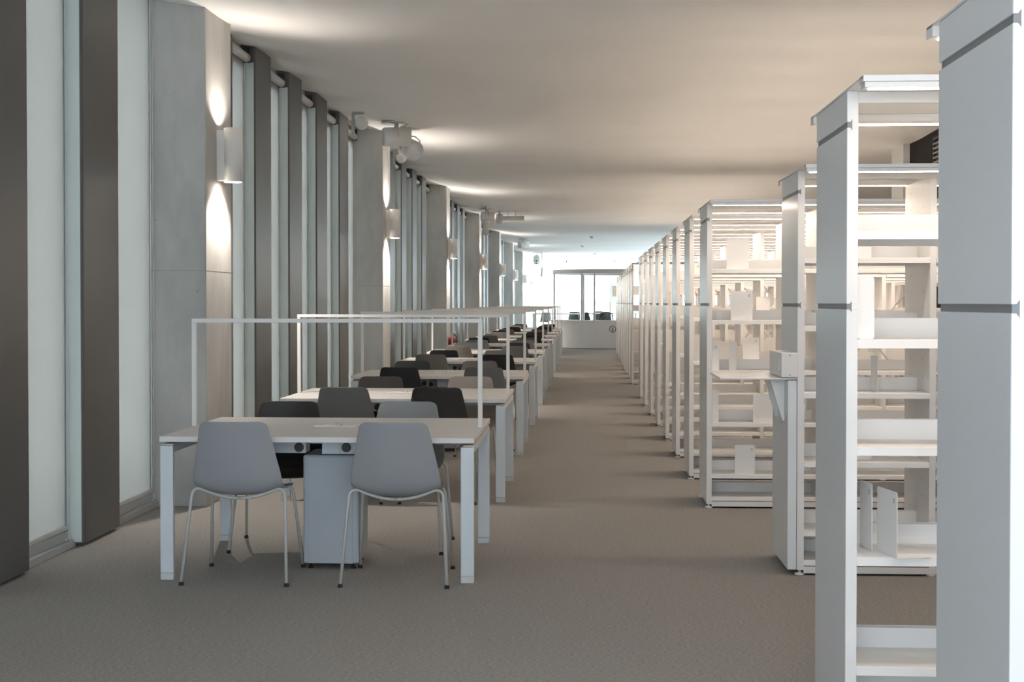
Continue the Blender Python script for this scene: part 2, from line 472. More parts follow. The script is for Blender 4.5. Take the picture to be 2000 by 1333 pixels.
for k in range(8):
    y = slot_y(6 * k) + 0.31
    o = lamp0 if k == 0 else copy_tree(lamp0)
    o.location = (-2.61, y, 2.29)
    o['label'] = 'white cylinder wall lamp on the %s concrete column from the front' % ORD[k + 1]
    for up in (0, 1):
        L = bpy.data.lights.new('wall_lamp_beam', 'SPOT'); L.energy = LAMP_W * (0.27 if up else 1.6); L.color = LAMP_COLOR
        L.spot_size = math.radians(140); L.spot_blend = 0.6; L.shadow_soft_size = 0.02
        lo = bpy.data.objects.new('wall_lamp_beam', L); COL.objects.link(lo)
        lo.location = (0.112, 0, 0.365 if up else 0.06); lo.parent = o
        lo.rotation_euler = (PI if up else 0, 0, 0)

# ------------------------------------------------------------------ bookcases
SHELF_Z = [0.08, 0.235, 0.595, 0.955, 1.305, 1.66]
DEP = 0.56
def shelf_mesh(w):
    b = NB()
    D = 0.26
    # tray profile: front lip, tray floor, turned-up back edge
    prof = [(0.0, -0.028), (0.003, -0.003), (0.008, 0.0), (D - 0.004, 0.0), (D - 0.004, 0.068), (D, 0.068), (D, -0.004), (0.02, -0.004), (0.02, -0.028)]
    prism(b, prof, 0.0, w, 'X')
    bmesh.ops.recalc_face_normals(b, faces=b.faces[:])
    me = bpy.data.meshes.new('shelf'); b.to_mesh(me); b.free(); me.materials.append(M['white'])
    return me
def post_mesh():
    b = NB(); bx(b, 0, 0.034, 0.012, DEP - 0.012, 0.03, 2.08, 0.002, 1)
    me = bpy.data.meshes.new('upright'); b.to_mesh(me); b.free(); me.materials.append(M['perf'])
    return me
POST = post_mesh()
SH = {}
def bookcase(x0, y0, bays, bay, label, cladding=False):
    t = thing('bookcase', label, 'bookcase', (x0, y0, 0), 0, 'white double-sided steel bookcases')
    xl = 0.036 + bays * bay
    # end panel with its two grooves
    b = NB()
    bx(b, 0.010, 0.036, 0, DEP, 0.03, 2.112, 0.0015, 1)
    for z0, z1 in ((0.03, 1.404), (1.422, 1.994), (2.012, 2.112)):
        bx(b, 0.0, 0.0105, 0.0, DEP, z0, z1, 0.0015, 1)
    obj('end_panel', b, M['panel'], t)
    b = NB()
    for z0, z1 in ((0.03, 1.404), (1.422, 1.994), (2.012, 2.112)): bx(b, 0.0105 if False else 0.0, 0.036, -0.003, -0.0002, z0, z1, 0.0008, 1)
    bx(b, 0.012, 0.036, -0.003, -0.0002, 1.404, 1.422); bx(b, 0.012, 0.036, -0.003, -0.0002, 1.994, 2.012)
    obj('front_edge', b, M['white'], t)
    for zc in (1.413, 2.003):
        b = NB()
        bx(b, 0.004, 0.012, 0.0, DEP - 0.012, zc - 0.009, zc + 0.009)
        # flared end of the groove on the front edge
        prism(b, [(0.0, zc - 0.009), (0.010, zc - 0.009), (0.016, zc - 0.018), (0.016, zc + 0.018), (0.010, zc + 0.009), (0.0, zc + 0.009)], -0.0045, -0.0025, 'Y')
        obj('groove', b, M['slot'], t)
    # frame, top and plinth
    b = NB()
    bx(b, 0.036, xl, 0.0, 0.03, 2.074, 2.112, 0.002, 1); bx(b, 0.036, xl, DEP - 0.03, DEP, 2.084, 2.112, 0.002, 1)
    obj('top_rail', b, M['white'], t)
    b = NB(); bx(b, -0.004, xl, -0.265, DEP + 0.10, 2.1125, 2.118, 0.001, 1); obj('canopy', b, M['white'], t)
    b = NB(); bx(b, -0.004, xl, -0.268, -0.205, 2.100, 2.1195, 0.001, 1); bx(b, 0.002, xl, -0.262, -0.208, 2.083, 2.0995, 0.001, 1)
    lb = obj('light_bar', b, M['white'], t)
    b = NB(); bx(b, 0.02, xl - 0.02, -0.250, -0.218, 2.0800, 2.0835); obj('diffuser', b, M['led_glow'], lb)
    b = NB(); bx(b, -0.004, xl, DEP + 0.045, DEP + 0.105, 2.088, 2.1195, 0.001, 1); lr = obj('light_bar', b, M['white'], t)
    b = NB(); bx(b, 0.02, xl - 0.02, DEP + 0.058, DEP + 0.092, 2.0850, 2.0885); obj('diffuser', b, M['led_glow'], lr)
    b = NB(); bx(b, 0.036, xl, 0.004, 0.024, 0.012, 0.047, 0.001, 1); bx(b, 0.036, xl, DEP - 0.024, DEP - 0.004, 0.012, 0.047, 0.001, 1)
    obj('plinth_rail', b, M['white'], t)
    for k in range(bays):
        o = bpy.data.objects.new('upright', POST); COL.objects.link(o); o.parent = t
        o.location = (0.036 + bay * (k + 1) - 0.034, 0, 0)
    fx = [0.02] + [0.036 + bay * (k + 1) - 0.017 for k in range(bays)]
    for x in fx:
        for y in (0.03, DEP - 0.03):
            b = NB(); lathe(b, [(0.026, 0.0), (0.028, 0.004), (0.026, 0.010), (0.008, 0.012), (0.008, 0.035)], 14, (x, y, 0)); obj('foot', b, M['white'], t)
    key = round(bay, 3)
    if key not in SH: SH[key] = shelf_mesh(bay - 0.036)
    for k in range(bays):
        xs0 = 0.037 + bay * k
        for z in SHELF_Z:
            o = bpy.data.objects.new('shelf', SH[key]); COL.objects.link(o); o.parent = t; o.location = (xs0, 0.004, z)
            o = bpy.data.objects.new('shelf', SH[key]); COL.objects.link(o); o.parent = t
            o.location = (xs0 + bay - 0.036, DEP - 0.004, z); o.rotation_euler = (0, 0, PI)
    if bays > 1:
        b = NB(); xa = 0.036 + bay + 0.004; xb = 0.036 + bay * 2 - 0.038
        tube(b, [(xa, DEP / 2, 0.75), (xb, DEP / 2, 1.62)], 0.005, 6); tube(b, [(xa, DEP / 2 + 0.011, 1.62), (xb, DEP / 2 + 0.011, 0.75)], 0.005, 6)
        obj('cross_brace', b, M['white'], t)
    # the lamps under the canopy
    for yy, ang, fac in ((-0.234, 24, 1.0), (DEP + 0.075, -24, 0.45)):
        L = bpy.data.lights.new('shelf_light', 'AREA'); L.shape = 'RECTANGLE'; L.size = xl - 0.05; L.size_y = 0.03
        L.energy = LED_W * xl * fac; L.color = (1.0, 0.82, 0.68)
        lo = bpy.data.objects.new('shelf_light', L); COL.objects.link(lo); lo.parent = t
        lo.location = (xl / 2, yy, 2.078); lo.rotation_euler = (math.radians(-ang), 0, 0)
    # invented uplight in a trough on the canopy, added to brighten the ceiling
    b = NB(); bx(b, 0.1, xl - 0.1, DEP / 2 - 0.03, DEP / 2 - 0.025, 2.1185, 2.150); bx(b, 0.1, xl - 0.1, DEP / 2 + 0.025, DEP / 2 + 0.03, 2.1185, 2.150)
    up = obj('added_uplight', b, M['white'], t)
    b = NB(); bx(b, 0.1, xl - 0.1, DEP / 2 - 0.024, DEP / 2 + 0.024, 2.1185, 2.128); obj('diffuser', b, M['led_glow'], up)  # glowing strip of the added uplight
    L = bpy.data.lights.new('added_uplight_fill', 'AREA'); L.shape = 'RECTANGLE'; L.size = xl - 0.25; L.size_y = 0.04
    L.energy = FILL_UP_W * xl; L.color = (1.0, 0.82, 0.68)
    lo = bpy.data.objects.new('added_uplight_fill', L); COL.objects.link(lo); lo.parent = t
    lo.location = (xl / 2, DEP / 2, 2.135); lo.rotation_euler = (PI, 0, 0)
    return t

units = [(0.872, 2.76, 2, 0.765), (0.858, 4.38, 2, 0.765), (1.120, 7.00, 3, 0.680)]
units += [(0.862, 9.27 + 1.505 * k, 4, 0.765) for k in range(8)]
units += [(0.862 + 0.010 * k, 23.3 + 1.62 * k, 4, 0.765) for k in range(9)]
UN = []
for n, (x0, y0, bays, bay) in enumerate(units):
    lab = 'white steel bookcase standing %s from the front in the row' % ORD[n + 1]
    if n == 0: lab = 'nearest white steel bookcase, its tall end panel cut by the picture edge'
    if n == 2: lab = 'white steel bookcase with a small fold-out shelf and box on its end'
    UN.append(bookcase(x0, y0, bays, bay, lab))
# fold-out shelf on the end of the third bookcase
t = UN[2]
b = NB(); bx(b, -0.048, -0.002, 0.002, DEP - 0.002, 0.03, 1.02, 0.002, 1); obj('side_cladding', b, M['panel'], t)
b = NB(); bx(b, -0.40, 0.0, 0.0, DEP - 0.02, 1.024, 1.034, 0.003, 2); sp = obj('fold_out_shelf', b, M['white'], t)
for y in (0.11, 0.36):
    b = NB(); prism(b, [(-0.049, 1.023), (-0.125, 1.023), (-0.060, 0.80), (-0.049, 0.80)], y, y + 0.012, 'Y'); obj('bracket', b, M['white'], sp)
b = NB(); bx(b, -0.085, 0.004, -0.012, 0.42, 1.036, 1.165, 0.004, 2); lbx = obj('index_box', b, M['white'], t)
b = NB(); bx(b, -0.0875, -0.084, 0.03, 0.37, 1.06, 1.145, 0.001, 1); bx(b, -0.091, -0.087, 0.05, 0.35, 1.072, 1.133, 0.001, 1); obj('label_frame', b, M['white_paint'], lbx)
b = NB()
for z in (1.05, 1.152): lathe(b, [(0.004, -0.0135), (0.004, -0.011)], 10, (-0.04, 0, z), 'Y')
obj('screw', b, M['mark'], lbx)

# ------------------------------------------------------------------ bookends
def bookend(x, y, z, w, h, rz, label, foot=0.12, mark=True):
    t = thing('bookend', label, 'bookend', (x, y, z + 0.0005), rz, 'white metal bookends on the shelves')
    b = NB(); prism(b, rpoly(-w / 2, w / 2, 0.0, h, 0.008, 3), 0.0, 0.0022, 'Y'); obj('upright_plate', b, M['white'], t)
    b = NB(); bx(b, -w / 2 + 0.005, w / 2 - 0.005, 0.0024, foot, 0.0, 0.0016); obj('foot_plate', b, M['white'], t)
    if mark:
        b = NB()
        for k in range(3): bx(b, w / 2 - 0.030, w / 2 - 0.014 - 0.003 * k, -0.0006, -0.0001, h - 0.026 - 0.006 * k, h - 0.023 - 0.006 * k)
        obj('printed_mark', b, M['mark'], t)
    return t
Z = SHELF_Z
U = units
def on(unit, dx, dy, lev, w, h, rz, label, **kw):
    bookend(U[unit][0] + dx, U[unit][1] + dy, Z[lev], w, h, rz, label, **kw)
on(3, 0.22, 0.075, 5, 0.155, 0.21, 0, 'large white bookend on the top shelf of the fourth bookcase', mark=False)
on(3, 0.245, 0.055, 4, 0.15, 0.20, 0, 'white bookend on the second shelf from top, bookcase behind the fold-out shelf')
on(3, 0.068, 0.07, 3, 0.05, 0.19, 0.0, 'narrow white bookend on the middle shelf beside the fourth end panel')
on(3, 0.19, 0.10, 3, 0.055, 0.20, 0.15, 'narrow grey-shaded bookend on the middle shelf, just above the fold-out shelf', mark=False)
on(3, 0.395, 0.035, 2, 0.145, 0.195, 0.06, 'white bookend with a small printed mark, just below the fold-out shelf')
on(3, 0.065, 0.05, 2, 0.045, 0.22, 0, 'tall narrow bookend at the aisle end, below the fold-out shelf', mark=False)
on(3, 0.27, 0.055, 1, 0.14, 0.20, 0, 'white bookend near the floor on the fourth bookcase')
on(1, 0.075, 0.06, 4, 0.055, 0.205, -0.05, 'tall slim bookend on the second bookcase, just below eye level', foot=0.15, mark=False)
on(1, 0.145, 0.055, 2, 0.16, 0.215, -PI / 2 + 0.18, 'white bookend seen edge-on with a long foot, low on the second bookcase')
on(1, 0.10, 0.165, 2, 0.10, 0.225, -PI / 2 + 0.18, 'white bookend standing close behind the edge-on one, second bookcase', foot=0.02)
on(2, 0.355, 0.10, 2, 0.10, 0.215, 0.0, 'white bookend with a printed mark, lower shelf behind the second bookcase')
on(2, 0.33, 0.08, 5, 0.13, 0.19, 0.0, 'broad bookend on the top shelf of the bookcase with the fold-out shelf', mark=False)
on(2, 0.42, 0.12, 3, 0.06, 0.19, -1.2, 'turned bookend on the middle shelf behind the second bookcase', mark=False)
on(4, 0.07, 0.06, 5, 0.05, 0.09, 0, 'small bookend on the top shelf of the fifth bookcase')
on(4, 0.12, 0.06, 1, 0.07, 0.19, 0, 'bookend near the floor at the aisle end of the fifth bookcase', mark=False)
on(4, 0.50, 0.06, 3, 0.13, 0.19, 0, 'bookend on the middle shelf of the fifth bookcase')
on(4, 0.60, 0.09, 4, 0.12, 0.17, 0.3, 'slightly turned bookend on the upper shelf of the fifth bookcase', mark=False)
on(5, 0.55, 0.07, 5, 0.12, 0.18, 0, 'bookend on the top shelf of the sixth bookcase', mark=False)
on(5, 0.28, 0.06, 2, 0.05, 0.2, 0, 'narrow bookend on the lower shelf of the sixth bookcase', mark=False)

# ------------------------------------------------------------------ desks
TW, TD = 1.62, 1.16
def desk_proto():
    t = thing('reading_desk', 'x', 'desk', (0, 0, 0), 0, 'white reading desks in a row')
    b = NB(); bx(b, -TW / 2, TW / 2, -TD / 2, TD / 2, 0.712, 0.74, 0.0025, 2); obj('desk_top', b, M['desk'], t)
    # side beams under the top and the leg frames
    for s in (-1, 1):
        x0, x1 = (TW / 2 - 0.070, TW / 2 - 0.002) if s > 0 else (-TW / 2 + 0.002, -TW / 2 + 0.070)
        b = NB(); bx(b, x0 + 0.004, x1 - 0.004, -TD / 2 + 0.034, TD / 2 - 0.034, 0.655, 0.692, 0.003, 1); obj('side_beam', b, M['alu'], t)
        b = NB(); bx(b, x0 + 0.012, x1 - 0.002, -TD / 2 + 0.02, TD / 2 - 0.02, 0.6925, 0.7005, 0.001, 1)
        for q in range(5): bx(b, x0 + 0.02, x1 - 0.004, -TD / 2 + 0.12 + q * 0.2, -TD / 2 + 0.15 + q * 0.2, 0.7005, 0.712)
        obj('spacer_rail', b, M['desk_edge'], t)
        for y in (-1, 1):
            yc0, yc1 = (-TD / 2 + 0.004, -TD / 2 + 0.034) if y < 0 else (TD / 2 - 0.034, TD / 2 - 0.004)
            b = NB(); bx(b, x0, x1, yc0, yc1, 0.036, 0.692, 0.004, 2); lg = obj('leg', b, M['alu'], t)
            b = NB(); bx(b, x0, x1, yc0, yc1, 0.0, 0.0355, 0.003, 1); obj('leg_foot', b, M['clear_plastic'], lg)
    # long cross beams
    b = NB(); bx(b, -TW / 2 + 0.07, TW / 2 - 0.07, -0.135, -0.10, 0.660, 0.70); bx(b, -TW / 2 + 0.07, TW / 2 - 0.07, 0.14, 0.18, 0.660, 0.70); obj('cross_beam', b, M['alu_dark'], t)
    # cable column
    b = NB(); bx(b, -0.135, 0.165, -0.255, 0.055, 0.03, 0.612, 0.012, 2); c = obj('cable_column', b, M['column_grey'], t)
    b = NB(); bx(b, -0.108, 0.132, -0.2585, -0.254, 0.032, 0.60, 0.001, 1); obj('column_door', b, M['column_grey'], c)
    b = NB()
    for x in (-0.10, 0.13):
        for y in (-0.22, 0.02): lathe(b, [(0.014, 0), (0.014, 0.012), (0.006, 0.013), (0.006, 0.035)], 10, (x, y, 0))
    obj('column_foot', b, M['rubber'], c)
    # power boxes with round sockets
    for (xa, xb, ya, za, zb, hx) in ((-0.56, -0.118, -0.255, 0.622, 0.692, -0.155), (-0.032, 0.48, -0.255, 0.617, 0.698, 0.100), (-0.13, -0.052, 0.02, 0.645, 0.711, -0.088)):
        b = NB(); bx(b, xa, xb, ya, ya + 0.11, za, zb, 0.002, 1); p = obj('power_box', b, M['alu'], t)
        zc = (za + zb) / 2 - 0.004
        b = NB(); bx(b, hx - 0.040, hx + 0.036, ya - 0.003, ya - 0.0002, za + 0.002, zb - 0.010, 0.001, 1); obj('socket_plate', b, M['clear_plastic'], p)
        b = NB(); lathe(b, [(0.026, ya - 0.0045), (0.026, ya - 0.0025)], 24, (hx, 0, zc), 'Y'); obj('socket', b, M['dark'], p)
    # lid over the cable outlet, with its two knobs
    b = NB(); bx(b, -0.125, 0.105, -0.02, 0.035, 0.7405, 0.7475, 0.002, 1); bx(b, -0.09, 0.135, 0.06, 0.10, 0.7405, 0.7465, 0.002, 1); lid = obj('cable_lid', b, M['white'], t)
    b = NB()
    for x, y in ((0.03, 0.0), (-0.01, 0.075)): lathe(b, [(0.006, 0.747), (0.006, 0.756), (0.002, 0.759)], 10, (x, y, 0))
    for x in (-0.1, 0.07): lathe(b, [(0.004, 0.747), (0.004, 0.752)], 8, (x, 0.01, 0))
    obj('lid_knob', b, M['bracket'], lid)
    # light frame across the middle of the desk
    w = 0.012
    b = NB()
    bx(b, -TW / 2 + 0.002, -TW / 2 + 0.026, -0.015, 0.015, 0.7405, 1.3145, 0.002, 1); bx(b, TW / 2 - 0.026, TW / 2 - 0.002, -0.015, 0.015, 0.7405, 1.3145, 0.002, 1)
    bx(b, -TW / 2 + 0.002, TW / 2 - 0.002, -0.015, 0.015, 1.315, 1.338, 0.002, 1)
    obj('light_frame', b, M['white_paint'], t)
    return t
DX = -1.355
desk_y = [7.29, 10.03, 12.94, 16.0, 19.05, 22.0, 24.9, 27.8, 30.7, 33.6, 36.5]
d0 = desk_proto()
for n, y in enumerate(desk_y):
    o = d0 if n == 0 else copy_tree(d0)
    o.location = (DX, y, 0)
    o['label'] = 'white reading desk with a thin light frame, %s from the front' % ORD[n + 1]
d0['label'] = 'nearest white reading desk with a thin light frame across it'

# ------------------------------------------------------------------ chairs
def shell_mesh():
    rows = [(.228, .425, .185, .006, 0), (.222, .440, .200, .012, 0), (.14, .450, .222, .02, 0), (.02, .444, .230, .03, 0), (-.10, .441, .232, .04, 0),
            (-.170, .450, .231, .052, .012), (-.212, .482, .230, .046, .035), (-.233, .540, .227, .02, .05), (-.248, .62, .213, 0, .05), (-.262, .70, .197, 0, .045),
            (-.274, .762, .184, 0, .04), (-.2805, .798, .1775, 0, .037), (-.2835, .817, .170, 0, .033), (-.2845, .8265, .152, 0, .026), (-.285, .829, .125, 0, .02)]
    us = [-1, -.9, -.6, -.3, 0, .3, .6, .9, 1]
    b = NB()
    g = []
    for (y, z, hw, lift, wrap) in rows:
        g.append([b.verts.new((u * hw, y + wrap * abs(u) ** 2.2, z + lift * abs(u) ** 3.0)) for u in us])
    for i in range(len(rows) - 1):
        for j in range(len(us) - 1):
            f = b.faces.new((g[i][j], g[i][j + 1], g[i + 1][j + 1], g[i + 1][j])); f.smooth = True
    bmesh.ops.recalc_face_normals(b, faces=b.faces[:])
    me = bpy.data.meshes.new('shell'); b.to_mesh(me); b.free()
    return me
def baked(me, thick):
    o = bpy.data.objects.new('tmp', me); COL.objects.link(o)
    m = o.modifiers.new('s', 'SOLIDIFY'); m.thickness = thick; m.offset = 0
    m = o.modifiers.new('ss', 'SUBSURF'); m.levels = 2; m.render_levels = 2
    dg = bpy.context.evaluated_depsgraph_get()
    r = bpy.data.meshes.new_from_object(o.evaluated_get(dg))
    bpy.data.objects.remove(o); r.name = 'shell'
    for p in r.polygons: p.use_smooth = True
    return r
SHELL0 = baked(shell_mesh(), 0.009)
SHELLS = {}
for k in CH:
    me = SHELL0.copy(); me.materials.clear(); me.materials.append(CHM[k]); SHELLS[k] = me
def arc_path(foot, corner, mid, r=0.05):
    """foot -> rounded corner -> middle of the cross tube"""
    f, c, m = Vector(foot), Vector(corner), Vector(mid)
    a = c + (f - c).normalized() * r; e = c + (m - c).normalized() * r
    pts = [f]
    for k in range(7):
        t = k / 6.0
        pts.append(a * (1 - t) ** 2 + c * 2 * t * (1 - t) + e * t * t)
    for k in range(1, 7):
        t = k / 6.0; q = e.lerp(m, t); q.z = m.z + (e.z - m.z) * (1 - t) ** 2
        pts.append(q)
    return pts
def chair_proto(colour):
    t = thing('shell_chair', 'x', 'chair', (0, 0, 0), 0, 'plastic shell chairs at the reading desks')
    o = bpy.data.objects.new('seat_shell', SHELLS[colour]); COL.objects.link(o); o.parent = t
    for (fx, fy, cx, cy, cz, mz) in ((.268, -.255, .238, -.150, .485, .428), (.250, .235, .215, .130, .462, .428)):
        for s in (-1, 1):
            b = NB(); tube(b, arc_path((s * fx, fy, 0.012), (s * cx, cy, cz), (0, cy, mz)), 0.0085, 10); lg = obj('leg', b, M['chair_leg'], t)
            b = NB(); lathe(b, [(0.013, 0), (0.0135, 0.004), (0.010, 0.018)], 12, (s * fx, fy, 0)); obj('foot', b, M['rubber'], lg)
    return t
PROT = {}
def chair(colour, x, y, rz, label, group='plastic shell chairs at the reading desks'):
    if 'c' not in PROT:
        PROT['c'] = chair_proto(colour); o = PROT['c']
    else:
        o = copy_tree(PROT['c'])
        for ch in o.children:
            if ch.name.startswith('seat_shell'): ch.data = SHELLS[colour]
    o.location = (x, y, 0); o.rotation_euler = (0, 0, rz)
    o['label'] = label; o['group'] = group
    return o
seats = [
    (('pale grey', -1.75), ('pale grey', -0.94), ('dark brown', -1.76), ('light grey', -1.045)),
    (('mid grey', -1.68), ('dark brown', -1.015), ('dark brown', -1.63), ('beige', -0.90)),
    (('black', -1.685), ('mid grey', -0.91), ('dark grey', -1.74), ('taupe', -1.04)),
    (('taupe', -1.75), ('black', -0.965), ('black', -1.74), ('taupe', -1.05)),
    (('taupe', -1.72), ('mid grey', -0.93), ('light grey', -1.72), ('black', -0.95)),
    (('light grey', -1.68), ('light grey', -0.95), ('black', -1.76), ('mid grey', -0.95)),
    (('mid grey', -1.72), ('black', -0.93), ('taupe', -1.70), ('black', -0.98)),
    (('taupe', -1.70), ('black', -0.95), ('black', -1.74), ('taupe', -0.93)),
    (('taupe', -1.72), ('mid grey', -0.97), ('black', -1.70), ('black', -0.94)),
    (('dark brown', -1.70), ('black', -0.93), ('mid grey', -1.74), ('dark grey', -0.95)),
    (('mid grey', -1.70), ('taupe', -0.95), ('black', -1.72), ('dark brown', -0.93)),
]
for n, row in enumerate(seats):
    y = desk_y[n]
    for k, (c, x) in enumerate(row):
        far = k >= 2
        rz = (PI if far else 0) + (random.uniform(-0.03, 0.03) if n or far else 0)
        end = 'window' if k % 2 == 0 else 'aisle'
        chair(c, x, y + (0.42 if far else -0.435) + random.uniform(-0.015, 0.015), rz,
              '%s shell chair on the %s side of the %s desk, towards the %s' % (c, 'far' if far else 'near', ORD[n + 1], end))

# ------------------------------------------------------------------ spotlights, sensors and signs on the ceiling
def spotlight(x, y, z, length, r, yaw, pitch, label, stem_to=None, plate=0.2):
    t = thing('ceiling_spotlight', label, 'spotlight', (x, y, z), 0, 'white ceiling spotlights')
    b = NB()
    lathe(b, [(r * 0.9, -length / 2), (r, -length / 2 + 0.02), (r, length / 2), (r * 0.92, length / 2), (r * 0.90, length / 2 - 0.05), (0.02, length / 2 - 0.06)], 28, (0, 0, 0), 'Y')
    o = obj('barrel', b, M['white_paint'], t); o.rotation_euler = (pitch, 0, yaw)
    top = (ceil_z(x, y) - z)
    b = NB(); lathe(b, [(0.018, r * 0.6), (0.018, top)], 12); obj('stem', b, M['white_paint'], t)
    b = NB(); lathe(b, [(plate, top - 0.014), (plate, top - 0.002)], 28); obj('ceiling_plate', b, M['roller'], t)
    b = NB()
    d = Vector((math.cos(yaw), math.sin(yaw), 0))
    for s in (-1, 1):
        p = d * s * (r + 0.012)
        tube(b, [(p.x, p.y, -0.01), (p.x, p.y, r * 0.9), (p.x * 0.5, p.y * 0.5, r + 0.035), (0, 0, r + 0.035)], 0.010, 6)
    obj('yoke', b, M['roller'], t)
    return t
spotlight(-2.27, 16.2, 3.455, 0.33, 0.115, -PI / 2 + 0.35, 0.05, 'large white spotlight aimed sideways beside the second column', plate=0.19)
spotlight(-2.17, 16.75, 3.37, 0.26, 0.125, PI + 0.6, -0.3, 'large white spotlight facing the camera beside the second column', plate=0.14)
spotlight(-2.22, 31.2, 3.45, 0.30, 0.11, -PI / 2 + 0.3, 0.0, 'white spotlight aimed sideways beside the fourth column', plate=0.18)
spotlight(-2.20, 30.4, 3.16, 0.34, 0.075, 0.5, -1.3, 'white spotlight hanging down below the others at the fourth column', plate=0.10)
spotlight(-1.96, 31.6, 3.42, 0.2, 0.075, 0.3, -1.2, 'small white spotlight between the sideways one and the long tube', plate=0.08)
spotlight(-1.98, 45.0, 3.40, 0.34, 0.13, -PI / 2 + 0.6, 0, 'white spotlight hanging beside the fifth column', plate=0.16)
spotlight(-1.72, 57.0, 2.75, 0.40, 0.05, 0.3, -1.25, 'thin slanted spotlight hanging before the far window', plate=0.06)
# long tube luminaire
t = thing('tube_luminaire', 'long white horizontal tube light under the ceiling', 'lamp', (-1.64, 31.5, 0))
zc = ceil_z(-1.64, 31.5)
b = NB(); lathe(b, [(0.05, -0.27), (0.056, -0.265), (0.056, 0.265), (0.05, 0.27)], 20, (0, 0, zc - 0.17), 'X'); obj('tube_housing', b, M['white_paint'], t)
b = NB()
for x in (-0.12, 0.06): bx(b, x - 0.012, x + 0.012, -0.012, 0.012, zc - 0.12, zc - 0.004)
obj('hanger', b, M['white_paint'], t)
b = NB(); bx(b, -0.3, 0.42, -0.02, 0.02, zc - 0.012, zc - 0.002); obj('mounting_rail', b, M['white_paint'], t)
# small round items
def round_sensor(x, y, r, label, name='smoke_detector', cat='smoke detector'):
    z = ceil_z(x, y)
    t = thing(name, label, cat, (x, y, 0), 0)
    b = NB(); lathe(b, [(r, z - 0.02), (r, z - 0.001)], 20); obj('base_ring', b, M['white_paint'], t)
    b = NB(); lathe(b, [(r * 0.5, z - 0.07), (r * 0.72, z - 0.055), (r * 0.75, z - 0.02)], 20); obj('sensor_head', b, M['roller'], t)
round_sensor(0.32, 43.6, 0.085, 'nearest small round smoke detector on the ceiling above the desk row')
round_sensor(0.02, 50.5, 0.085, 'leftmost small round smoke detector on the ceiling')
round_sensor(0.58, 58.5, 0.10, 'farthest small round smoke detector on the ceiling')
for (x, y, lab) in ((-2.62, 15.6, 'white rounded speaker under the ceiling just before the second column'), (-2.66, 19.3, 'white rounded speaker under the ceiling just past the second column')):
    z = ceil_z(x, y)
    t = thing('ceiling_speaker', lab, 'speaker', (x, y, 0), 0, 'small white ceiling speakers')
    b = NB(); lathe(b, [(0.055, -0.05), (0.075, -0.03), (0.08, 0.03), (0.07, 0.05)], 20, (0.02, 0, z - 0.13), 'Y'); obj('speaker_body', b, M['white_paint'], t)
    b = NB(); bx(b, -0.09, -0.06, -0.03, 0.03, z - 0.26, z - 0.003, 0.002, 1); bx(b, -0.06, 0.05, -0.02, 0.02, z - 0.03, z - 0.003); obj('bracket_arm', b, M['frame_grey'], t)
t = thing('ceiling_speaker', 'round white speaker above the exit sign at the far end', 'speaker', (-1.98, 58, 0), 0, 'small white ceiling speakers')
z = ceil_z(-1.98, 58)
b = NB(); lathe(b, [(0.10, -0.06), (0.15, -0.04), (0.15, 0.06), (0.12, 0.08)], 24, (0, 0, z - 0.24), 'Y'); obj('speaker_body', b, M['roller'], t)
b = NB(); bx(b, -0.015, 0.015, -0.015, 0.015, z - 0.1, z - 0.003); bx(b, -0.2, 0.2, -0.05, 0.05, z - 0.02, z - 0.003); obj('hanger', b, M['white_paint'], t)
# exit sign
t = thing('exit_sign', 'small green and white emergency exit sign at the far end', 'exit sign', (-1.98, 57.6, 3.10))
b = NB(); bx(b, -0.125, 0.125, -0.02, 0.02, 0, 0.17, 0.004, 1); obj('sign_box', b, M['green'], t)
b = NB(); bx(b, -0.105, -0.035, -0.0225, -0.0205, 0.02, 0.15); bx(b, 0.04, 0.105, -0.0225, -0.0205, 0.02, 0.15); obj('lit_panel', b, M['sign_lit'], t)
b = NB()
prism(b, [(-0.03, 0.085), (0.0, 0.115), (0.0, 0.097), (0.035, 0.097), (0.035, 0.073), (0.0, 0.073), (0.0, 0.055)], -0.0225, -0.0205, 'Y'); obj('arrow', b, M['sign_lit'], t)
b = NB()
lathe(b, [(0.008, -0.0245), (0.008, -0.0226)], 10, (-0.072, 0, 0.132), 'Y')
prism(b, [(-0.082, 0.12), (-0.064, 0.12), (-0.060, 0.08), (-0.046, 0.035), (-0.056, 0.033), (-0.071, 0.068), (-0.090, 0.04), (-0.098, 0.046), (-0.080, 0.08)], -0.0245, -0.0226, 'Y'); obj('running_figure', b, M['green'], t)
b = NB(); bx(b, -0.09, -0.08, -0.005, 0.005, 0.17, ceil_z(-1.98, 57.6) - 3.10 - 0.002); bx(b, 0.08, 0.09, -0.005, 0.005, 0.17, ceil_z(-1.98, 57.6) - 3.10 - 0.002); obj('hanger', b, M['white_paint'], t)
# fire extinguisher on the third column
t = thing('fire_extinguisher', 'red fire extinguisher hung on the third concrete column', 'fire extinguisher', (-2.53, slot_y(12) + 0.30, 0.44))
b = NB(); lathe(b, [(0.07, 0), (0.078, 0.012), (0.078, 0.27), (0.066, 0.31), (0.035, 0.335), (0.02, 0.345)], 24); obj('cylinder_body', b, M['red'], t)
b = NB(); lathe(b, [(0.02, 0.345), (0.022, 0.36), (0.018, 0.385)], 14); bx(b, -0.015, 0.07, -0.012, 0.012, 0.385, 0.397, 0.003, 1); bx(b, -0.015, 0.06, -0.01, 0.01, 0.42, 0.43, 0.003, 1); bx(b, -0.015, 0.005, -0.01, 0.01, 0.385, 0.43); obj('valve', b, M['bracket'], t)
b = NB(); tube(b, [(0.02, 0, 0.375), (0.06, -0.03, 0.37), (0.09, -0.04, 0.30), (0.085, -0.03, 0.15), (0.08, -0.02, 0.06)], 0.009, 8); obj('hose', b, M['rubber'], t)
